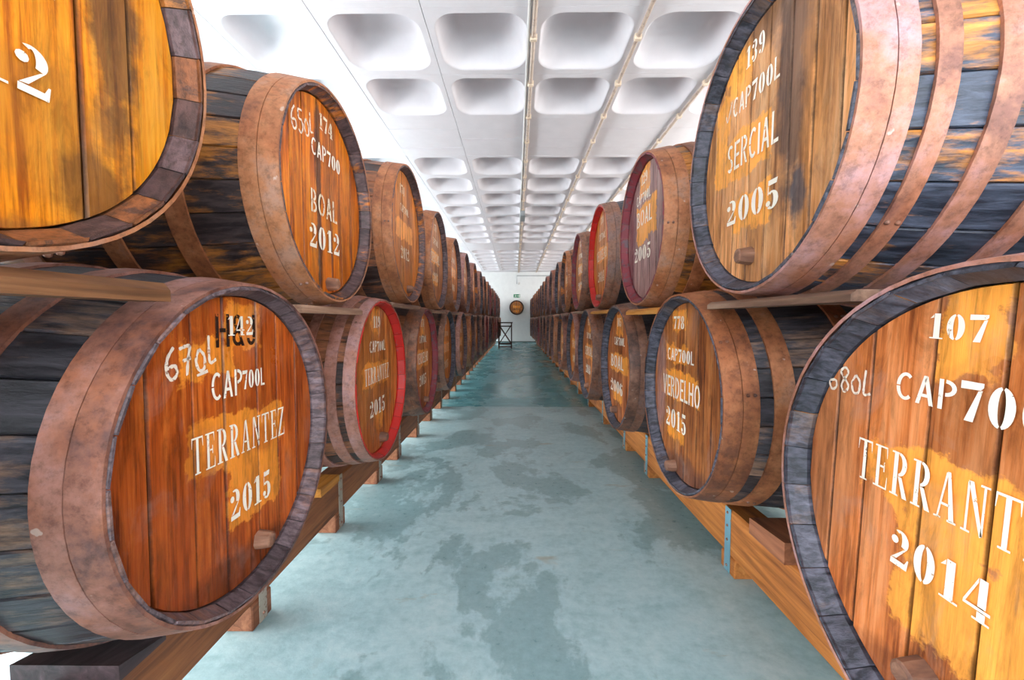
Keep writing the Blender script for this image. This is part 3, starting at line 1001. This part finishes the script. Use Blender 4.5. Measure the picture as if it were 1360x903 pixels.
barrel(-1, 2.71, .543, .424, .472, 'wide amber headed barrel with dark chipped rim next to the BOAL 2012 one', GL, True, H_GEN[0], ST_WINE, CH_SPOT, H_ORANGE, HOOPS_A,
       texts=[T('174', 'sans', -.05, .29, .06, .11, M_STENCIL_W), T('CAP700L', 'sans', 0, .17, .05, .2, M_STENCIL_W, drop=.95), T('2012', 'sans', 0, -.12, .08, .2, M_STENCIL_W)], bung=(.06, -.34))
barrel(-1, 3.736, .524, .42, .468, 'tan hooped barrel above the gap between the wine-rimmed barrel and its neighbour', GL, True, H_GEN[2], ST_WINE, CH_DARK, H_ORANGE, HOOPS_C,
       texts=std('SERCIAL', '2013', '171', 0, M_STENCIL_W), bung=None)
barrel(1, .568, -.328, .405, .460, 'orange oak barrel stencilled 107 TERRANTEZ 2014 and chalked 680L', GR, True, H_RL1, ST_BLUE, CH_BLUE, H_PINK, HOOPS_B,
       texts=[T('107', 'sans', -.088, .325, .042, .084), stroke_mesh(CHALK['680'], -.335, .165, .05, .005, M_CHALK, .05),
              T('CAP', 'sans', -.128, .214, .050, .10), T('700L', 'sans', .0, .212, .062, .145), T('TERRANTEZ', 'roman', -.078, .050, .082, .335), T('2014', 'sans', -.082, -.084, .068, .158)],
       bung=(-.10, -.262), cuts=[-.31, -.235, -.12, -.02, .10, .22], roll=-.045)
barrel(1, 1.648, -.293, .387, .438, 'rough oak headed barrel stencilled VERDELHO 2015', GR, True, H_RL2, ST_SLATE, CH_BLUE, H_ORANGE, HOOPS_C,
       texts=[T('778', 'sans', -.08, .292, .055, .11), T('CAP700L', 'sans', -.06, .150, .055, .27, drop=1.0), T('VERDELHO', 'sans', -.055, .005, .092, .375), T('2015', 'sans', -.092, -.135, .085, .215)],
       bung=(-.1, -.33), cuts=[-.27, -.20, -.11, -.01, .10, .22])
barrel(1, 2.69, -.305, .394, .452, 'barrel stencilled BOAL 2006 with a blue-black rim', GR, True, H_RL3, ST_SLATE, CH_BLUE, H_BROWN, HOOPS_A,
       texts=[T('105', 'sans', -.03, .30, .06, .1), T('CAP700L', 'sans', -.02, .17, .055, .27, drop=.95), T('BOAL', 'sans', -.07, .025, .088, .33), T('2006', 'sans', -.08, -.15, .085, .32)], bung=(-.09, -.3))
barrel(1, 3.806, -.315, .402, .458, 'weathered brown barrel on the end-wall side of the BOAL 2006 one', GR, True, H_GEN[1], ST_WINE, CH_BLUE, H_BROWN, HOOPS_A,
       texts=std('SERCIAL', '2013', '117', -.04), bung=(-.05, -.3))
barrel(1, 1.170, .470, .390, .443, 'pale headed barrel stencilled SERCIAL 2005 with blue-black staves', GR, True, H_RU1, ST_BLUE, CH_BLUE, H_PINK, HOOPS_B,
       texts=[T('139', 'sans', -0.055, .305, .062, .095), stroke_mesh([curve((0, .4), (.2, 0), (.7, 1))], -.215, .160, .05, .005, M_CHALK), T('CAP700L', 'sans', -0.050, .19, .060, .24, drop=.95),
              T('SERCIAL', 'sans', -0.060, .035, .088, .27), T('2005', 'sans', -0.050, -.143, .078, .275)],
       bung=(-.05, -.285), cuts=[-.29, -.235, -.155, -.07, .02, .115, .20, .285], roll=-.02, yaw=-.025)
barrel(1, 2.178, .458, .375, .448, 'grey-mauve headed barrel with ochre patches stencilled 2005', GR, True, H_RU2, ST_ORANGE, CH_WINE, H_ORANGE, HOOPS_C,
       texts=[T('129', 'sans', -.05, .30, .06, .1), T('CAP700L', 'sans', -.06, .2, .055, .235, drop=.95), T('BOAL', 'sans', -.04, .09, .088, .25), T('2005', 'sans', -.065, -.105, .08, .275)], bung=None)
barrel(1, 3.271, .487, .390, .458, 'barrel with bright red rim next to the grey-mauve headed one', GR, True, H_GEN[0], ST_SLATE, CH_RED, H_BROWN, HOOPS_A,
       texts=std('VERDELHO', '2014', '130', -.03, M_STENCIL_W), bung=(-.06, -.31))
barrel(1, 4.358, .497, .385, .460, 'wine-rimmed barrel next to the bright red rimmed barrel, opposite the stool', GR, True, H_GEN[2], ST_WINE, CH_WINE, H_BROWN, HOOPS_A,
       texts=std('BOAL', '2012', '131', -.03), bung=None)

# the rest of both stacks, at the same pitch up to the end wall
rnd = random.Random(21)
PITCH = 1.0785
chimes = [CH_DARK, CH_DARK, CH_BLUE, CH_WINE, CH_SPOT]
plan = []
for k in range(4, NL + 1):
    plan.append((-1, 3.193 + PITCH * (k - 3), ZL, 'lower', NL + 1 - k))
for k in range(5, NL + 1):
    plan.append((-1, 3.736 + PITCH * (k - 4), ZU, 'upper', NL + 1 - k))
for k in range(5, NL + 1):
    plan.append((1, 3.806 + PITCH * (k - 4), -.313, 'lower', NL + 1 - k))
for k in range(5, NL + 1):
    plan.append((1, 4.358 + PITCH * (k - 4), .490, 'upper', NL + 1 - k))
tint = {0: 'brown', 1: 'tan', 2: 'amber'}
for (sd, Y, Z, tier, nth) in plan:
    hi = rnd.randrange(3)
    R = (.402 if sd < 0 else .391) + rnd.uniform(-.010, .010) + (.012 if sd < 0 and tier == 'upper' else 0)
    hoop = rnd.choice([H_BROWN, H_MAUVE, H_ORANGE, H_BROWN])
    ch = rnd.choice(chimes)
    word = 'barrel in the %s tier %s, %s from the end wall' % (tier, 'on the stool side' if sd < 0 else 'opposite the stool', ORD[nth])
    if nth == 1: word = 'barrel in the %s tier %s, the one next to the end wall' % (tier, 'on the stool side' if sd < 0 else 'opposite the stool')
    tx = std(rnd.choice(WORDS), rnd.choice(YEARS), str(rnd.randrange(101, 199)), rnd.uniform(-.03, .03), M_STENCIL_W) if nth > 7 else ()
    barrel(sd, Y + rnd.uniform(-.012, .012), Z, R, .465 if sd < 0 else .462, word, GL if sd < 0 else GR, False, H_GEN[hi], rnd.choice([ST_WINE, ST_SLATE, ST_WINE]), ch, hoop,
           rnd.choice([HOOPS_A, HOOPS_C, HOOPS_D]), texts=tx, bung=(rnd.uniform(-.06, .06), -.31) if rnd.random() < .6 and nth > 8 else None, n=26, d=(-.676 if sd < 0 else .633) + rnd.uniform(-.012, .012))

# ------------------------------------------------------------------ the timber cradles
def beam(x0, x1, y0, y1, z0, z1, mat, label, joints=()):
    b = obj('timber_beam', box_mesh('timber_beam', x0, x1, y0, y1, z0, z1, mat, .008))
    return tag(b, label, 'beam', 'timber beams carrying the barrels')


BZ1 = .272
XF = .89                                        # front faces of the beams
GAP = {-1: .091, 1: .075}                       # blocks lift the beams off the floor
BARREL_Y = {-1: [-.01, 1.064, 2.131, 3.193] + [3.193 + PITCH * k for k in range(1, 15)],
            1: [.568, 1.648, 2.69, 3.806] + [3.806 + PITCH * k for k in range(1, 14)]}
for sd in (-1, 1):
    mat = W_BEAM_L if sd < 0 else W_BEAM_R
    where = 'stool side' if sd < 0 else 'side opposite the stool'
    for (nm, xa, xb, z0) in (('front', XF, XF + .12, GAP[sd]), ('rear', XF + .66, XF + .74, .222)):
        a, b = (xa, xb) if sd > 0 else (-xb, -xa)
        ys = [-.6, 5.35, 11.9, 18.75] if sd < 0 else [-.2, 6.1, 12.4, 18.75]
        for i in range(3):
            sec = ('section nearest the end wall', 'middle section', 'section farthest from the end wall')[2 - i]
            beam(a, b, ys[i] + .004, ys[i + 1] - .004, z0, BZ1, mat, '%s timber %s beam under the barrels, %s, %s' % ('brown' if sd < 0 else 'orange', nm, where, sec))

# blocks under the beams, strapped to the front beam with a metal strip
_nb = bmesh.new(); bmesh.ops.create_uvsphere(_nb, u_segments=6, v_segments=4, radius=.006)
NAIL = bm_mesh('nail', _nb, M_RIVET)
for sd in (-1, 1):
    g = GAP[sd]
    blk = box_mesh('block', *((-.12, 0) if sd < 0 else (0, .12)), -.055, .055, 0, g, W_WEDGE if sd < 0 else W_BEAM_R, .004)
    strap = box_mesh('strap', *((.001, .004) if sd < 0 else (-.004, -.001)), -.022, .022, .004, BZ1 + .004, M_STRAP_G if sd < 0 else M_STRAP_B, .001)
    rear = box_mesh('rear_block', -.04, .04, -.05, .05, 0, .222, W_WEDGE, .004)
    ys = [.30, .86, 1.40, 2.05, 2.66, 3.12, 3.72] if sd < 0 else [.55, 1.70, 2.78, 3.35]
    while ys[-1] < 17.8:
        ys.append(ys[-1] + (.60 if sd < 0 else .85))
    for i, y in enumerate(ys):
        r = empty('beam_block', (sd * XF, y, 0))
        near = min(range(len(BARREL_Y[sd])), key=lambda k: abs(BARREL_Y[sd][k] - y))
        nth = len(BARREL_Y[sd]) - near
        tag(r, 'block with %s strap under the %s front beam, below the %s barrel from end wall' % (
            'grey' if sd < 0 else 'blue', 'stool-side' if sd < 0 else 'opposite', 'first' if nth == 1 else ORD[nth]), 'block', 'strapped blocks under the front beams')
        obj('block', blk, r)
        obj('strap', strap, r)
        if i < 6:
            for z in (.03, .14, .20, .255):
                obj('nail', NAIL, r, (.004 * (1 if sd < 0 else -1), 0, z))
    y = .3
    while y < 18.6:
        o = obj('rear_block', rear, None, (sd * (XF + .70), y, 0))
        tag(o, 'plain wooden block under the rear beam %s' % ('on the stool side' if sd < 0 else 'opposite the stool'), 'block', 'blocks under the rear beams')
        y += 1.3


def wedge_mesh(name, lx, ly, h0, h1, mat):
    V = [(-lx / 2, -ly / 2, 0), (lx / 2, -ly / 2, 0), (lx / 2, ly / 2, 0), (-lx / 2, ly / 2, 0), (-lx / 2, -ly / 2, h0), (lx / 2, -ly / 2, h0), (lx / 2, ly / 2, h1), (-lx / 2, ly / 2, h1)]
    F = [(0, 3, 2, 1), (4, 5, 6, 7), (0, 1, 5, 4), (1, 2, 6, 5), (2, 3, 7, 6), (3, 0, 4, 7)]
    return mesh(name, V, F, [mat])


# chocks on the front beams between neighbouring lower barrels
LOWL = [-.01, 1.064, 2.131, 3.193, 4.27, 5.35]
LOWR = [.568, 1.648, 2.69, 3.806, 4.885, 5.96]
for sd, ys in ((-1, LOWL), (1, LOWR)):
    names = (['dark-stained wooden chock under the TERRANTEZ 2015 barrel chalked 670L', 'orange wooden chock under the bright red rimmed TERRANTEZ 2015 barrel',
              'brown wooden chock under the wine-rimmed lower barrel', 'brown wooden chock under the first barrel past the wine-rimmed one, stool side',
              'brown wooden chock under the second barrel past the wine-rimmed one, stool side']
             if sd < 0 else ['reddish wooden chock under the VERDELHO 2015 barrel', 'reddish wooden chock under the BOAL 2006 barrel',
                             'reddish wooden chock under the barrel just past the BOAL 2006 one', 'reddish wooden chock under the second barrel past the BOAL 2006 one',
                             'reddish wooden chock under the third barrel past the BOAL 2006 one'])
    for i, y in enumerate(ys[1:]):
        m_ = (W_DARKWEDGE, W_PLANK_O, W_WEDGE, W_WEDGE, W_WEDGE)[i] if sd < 0 else W_WEDGE
        if sd < 0:
            h0, h1, ly, dy = (.036, .012, .12, .15) if i == 0 else (.038, .032, .19, .25)
        else:
            h0, h1, ly, dy = (.072, .058, .20, .25) if i == 0 else (.044, .028, .18, .26)
        o = obj('chock', wedge_mesh('chock', .24, ly, h0, h1, m_), None, (sd * (XF + .09), y - dy, BZ1 + .0005))
        tag(o, names[i], 'chock', 'wooden chocks under the lower barrels')


def plank_mesh(name, ln, dp, th, mat):
    """board with a slanted upper edge towards the aisle (+x)"""
    p = [(-dp / 2, 0), (dp / 2, 0), (dp / 2, th * .6), (dp / 2 - .012, th), (-dp / 2, th)]
    V = [(x, -ln / 2, z) for x, z in p] + [(x, ln / 2, z) for x, z in p]
    F = [(0, 1, 2, 3, 4)[::-1], (5, 6, 7, 8, 9)] + [(k, (k + 1) % 5, 5 + (k + 1) % 5, 5 + k) for k in range(5)]
    return mesh(name, V, F, [mat])


PL_DEEP = .085                                  # the planks lie under the rims, this far back
for sd in (-1, 1):
    lows = sorted([q for q in BARRELS if q[0] == sd and q[2] < 0], key=lambda q: q[1])
    ups = sorted([q for q in BARRELS if q[0] == sd and q[2] > 0], key=lambda q: q[1])
    reach = lambda q: profile(PL_DEEP, q[3], q[4], 1.25) + .0065
    pairs = list(zip(lows, lows[1:]))
    for i, (p, q) in enumerate(pairs):
        u = min(ups, key=lambda w: abs(w[1] - (p[1] + q[1]) / 2))
        top = u[2] - reach(u) - .002
        off = .14
        while True:
            z = max(w[2] + math.sqrt(reach(w) ** 2 - off * off) for w in (p, q)) + .001
            if top - z >= (.036 if i == 0 and sd < 0 else .022) or off > .30: break
            off += .01
        th = min(top - z, .040)
        mat = W_PLANK_O if (sd > 0 and i in (1, 2)) else (W_PLANK_B if sd < 0 and i == 0 else W_PLANK)
        x = sd * ((.676 if sd < 0 else .633) + .012 + (PL_DEEP - .012) / 2)
        o = obj('support_plank', plank_mesh('support_plank', q[1] - p[1] - 2 * off, PL_DEEP - .014, th, mat), None, (x, (p[1] + q[1]) / 2, EYE + z), (0, 0, 0 if sd < 0 else PI))
        nth = len(pairs) - i
        tag(o, '%s plank laid between the two tiers %s, %s from the end wall' % ('orange' if mat is W_PLANK_O else ('brown' if mat is W_PLANK_B else 'grey'), 'on the stool side' if sd < 0 else 'opposite the stool', ORD[nth] if nth > 1 else 'first'), 'plank', 'planks between the barrel tiers')

# ------------------------------------------------------------------ far end of the aisle
st = empty('folding_stool', (-.385, 15.1, 0))
tag(st, 'tall dark wooden folding stool with crossed legs at the aisle end', 'stool')
obj('seat', box_mesh('seat', -.27, .27, -.19, .19, .93, .97, W_STOOL, .006), st)
for sx in (-1, 1):
    for sy in (-1, 1):
        obj('leg', box_mesh('leg', sx * .23 - .02, sx * .23 + .02, sy * .15 - .02, sy * .15 + .02, 0, .93, W_STOOL, .004), st)
for sy in (-1, 1):
    for s in (-1, 1):
        R_ = Matrix.Rotation(s * math.atan2(.46, .70), 4, 'Y')
        bm = bmesh.new()
        bm_box(bm, -.018, .018, sy * .175 - .01, sy * .175 + .01, -.41, .41, R_)
        obj('cross_brace', bm_mesh('cross_brace', bm, W_STOOL), st, (0, .004 * s, .52))
    for z in (.16, .80):
        obj('stretcher', box_mesh('stretcher', -.23, .23, sy * .15 - .012, sy * .15 + .012, z, z + .04, W_STOOL, .003), st)
obj('shelf', box_mesh('shelf', -.25, .25, -.17, .17, .06, .085, W_STOOL, .004), st)

wb = empty('barrel_head_plaque', (.035, YE, EYE + .56))
tag(wb, 'round barrel head hung on the white end wall as a plaque', 'plaque')
rim = bmesh.new()
n = 40
secs = [(.335, 0), (.335, -.07), (.315, -.085), (.285, -.08), (.28, -.045)]
rv = [[rim.verts.new((r * math.cos(2 * PI * k / n), y, r * math.sin(2 * PI * k / n))) for k in range(n)] for r, y in secs]
for a, b in zip(rv, rv[1:]):
    for k in range(n):
        rim.faces.new((a[k], a[(k + 1) % n], b[(k + 1) % n], b[k]))
obj('rim', bm_mesh('rim', rim, W_STOOL, True), wb)
for me in head_boards(.285, [-.17, -.06, .06, .17], H_GEN[2]):
    obj('head_board', me, wb, (0, -.0975, 0), (0, 0, -PI / 2))

ex = empty('exit_sign', (.05, YE, EYE + 1.02))
tag(ex, 'small green exit sign on the end wall above the plaque', 'sign')
obj('plate', box_mesh('plate', -.15, .15, -.02, 0, 0, .15, M_GREEN, .003), ex)
bm = bmesh.new()
for q in ([(-.075, .115), (-.06, .13), (-.045, .115), (-.06, .10)], [(-.075, .06), (-.05, .06), (-.045, .10), (-.075, .10)], [(-.075, .06), (-.105, .025), (-.09, .02), (-.06, .05)],
          [(-.05, .06), (-.03, .045), (-.03, .02), (-.045, .02), (-.06, .055)], [(-.045, .10), (-.02, .085), (-.02, .075), (-.047, .088)], [(-.075, .10), (-.10, .08), (-.095, .072), (-.075, .088)]):
    bm.faces.new([bm.verts.new((x, -.0215, z)) for x, z in q])
obj('running_figure', bm_mesh('running_figure', bm, M_SIGNW), ex)
bm = bmesh.new()
for q in ([(.0, .065), (.05, .065), (.05, .085), (.0, .085)], [(.05, .045), (.085, .075), (.05, .105)], [(.10, .02), (.135, .02), (.135, .13), (.10, .13)]):
    bm.faces.new([bm.verts.new((x, -.0215, z)) for x, z in q])
obj('arrow', bm_mesh('arrow', bm, M_SIGNW), ex)

wc = empty('wall_conduit', (.05, YE - .02, EYE))
tag(wc, 'thin white conduit run across the end wall below the ceiling', 'conduit')
obj('pipe', tube_mesh('pipe', [(0, 0, 1.64), (0, 0, 2.02), (1.56, 0, 2.02)], .014, M_GREYBOX, 8), wc)
obj('wall_box', box_mesh('wall_box', .06, .14, -.03, .02, 1.62, 1.72, M_PIPE_W, .006), wc)
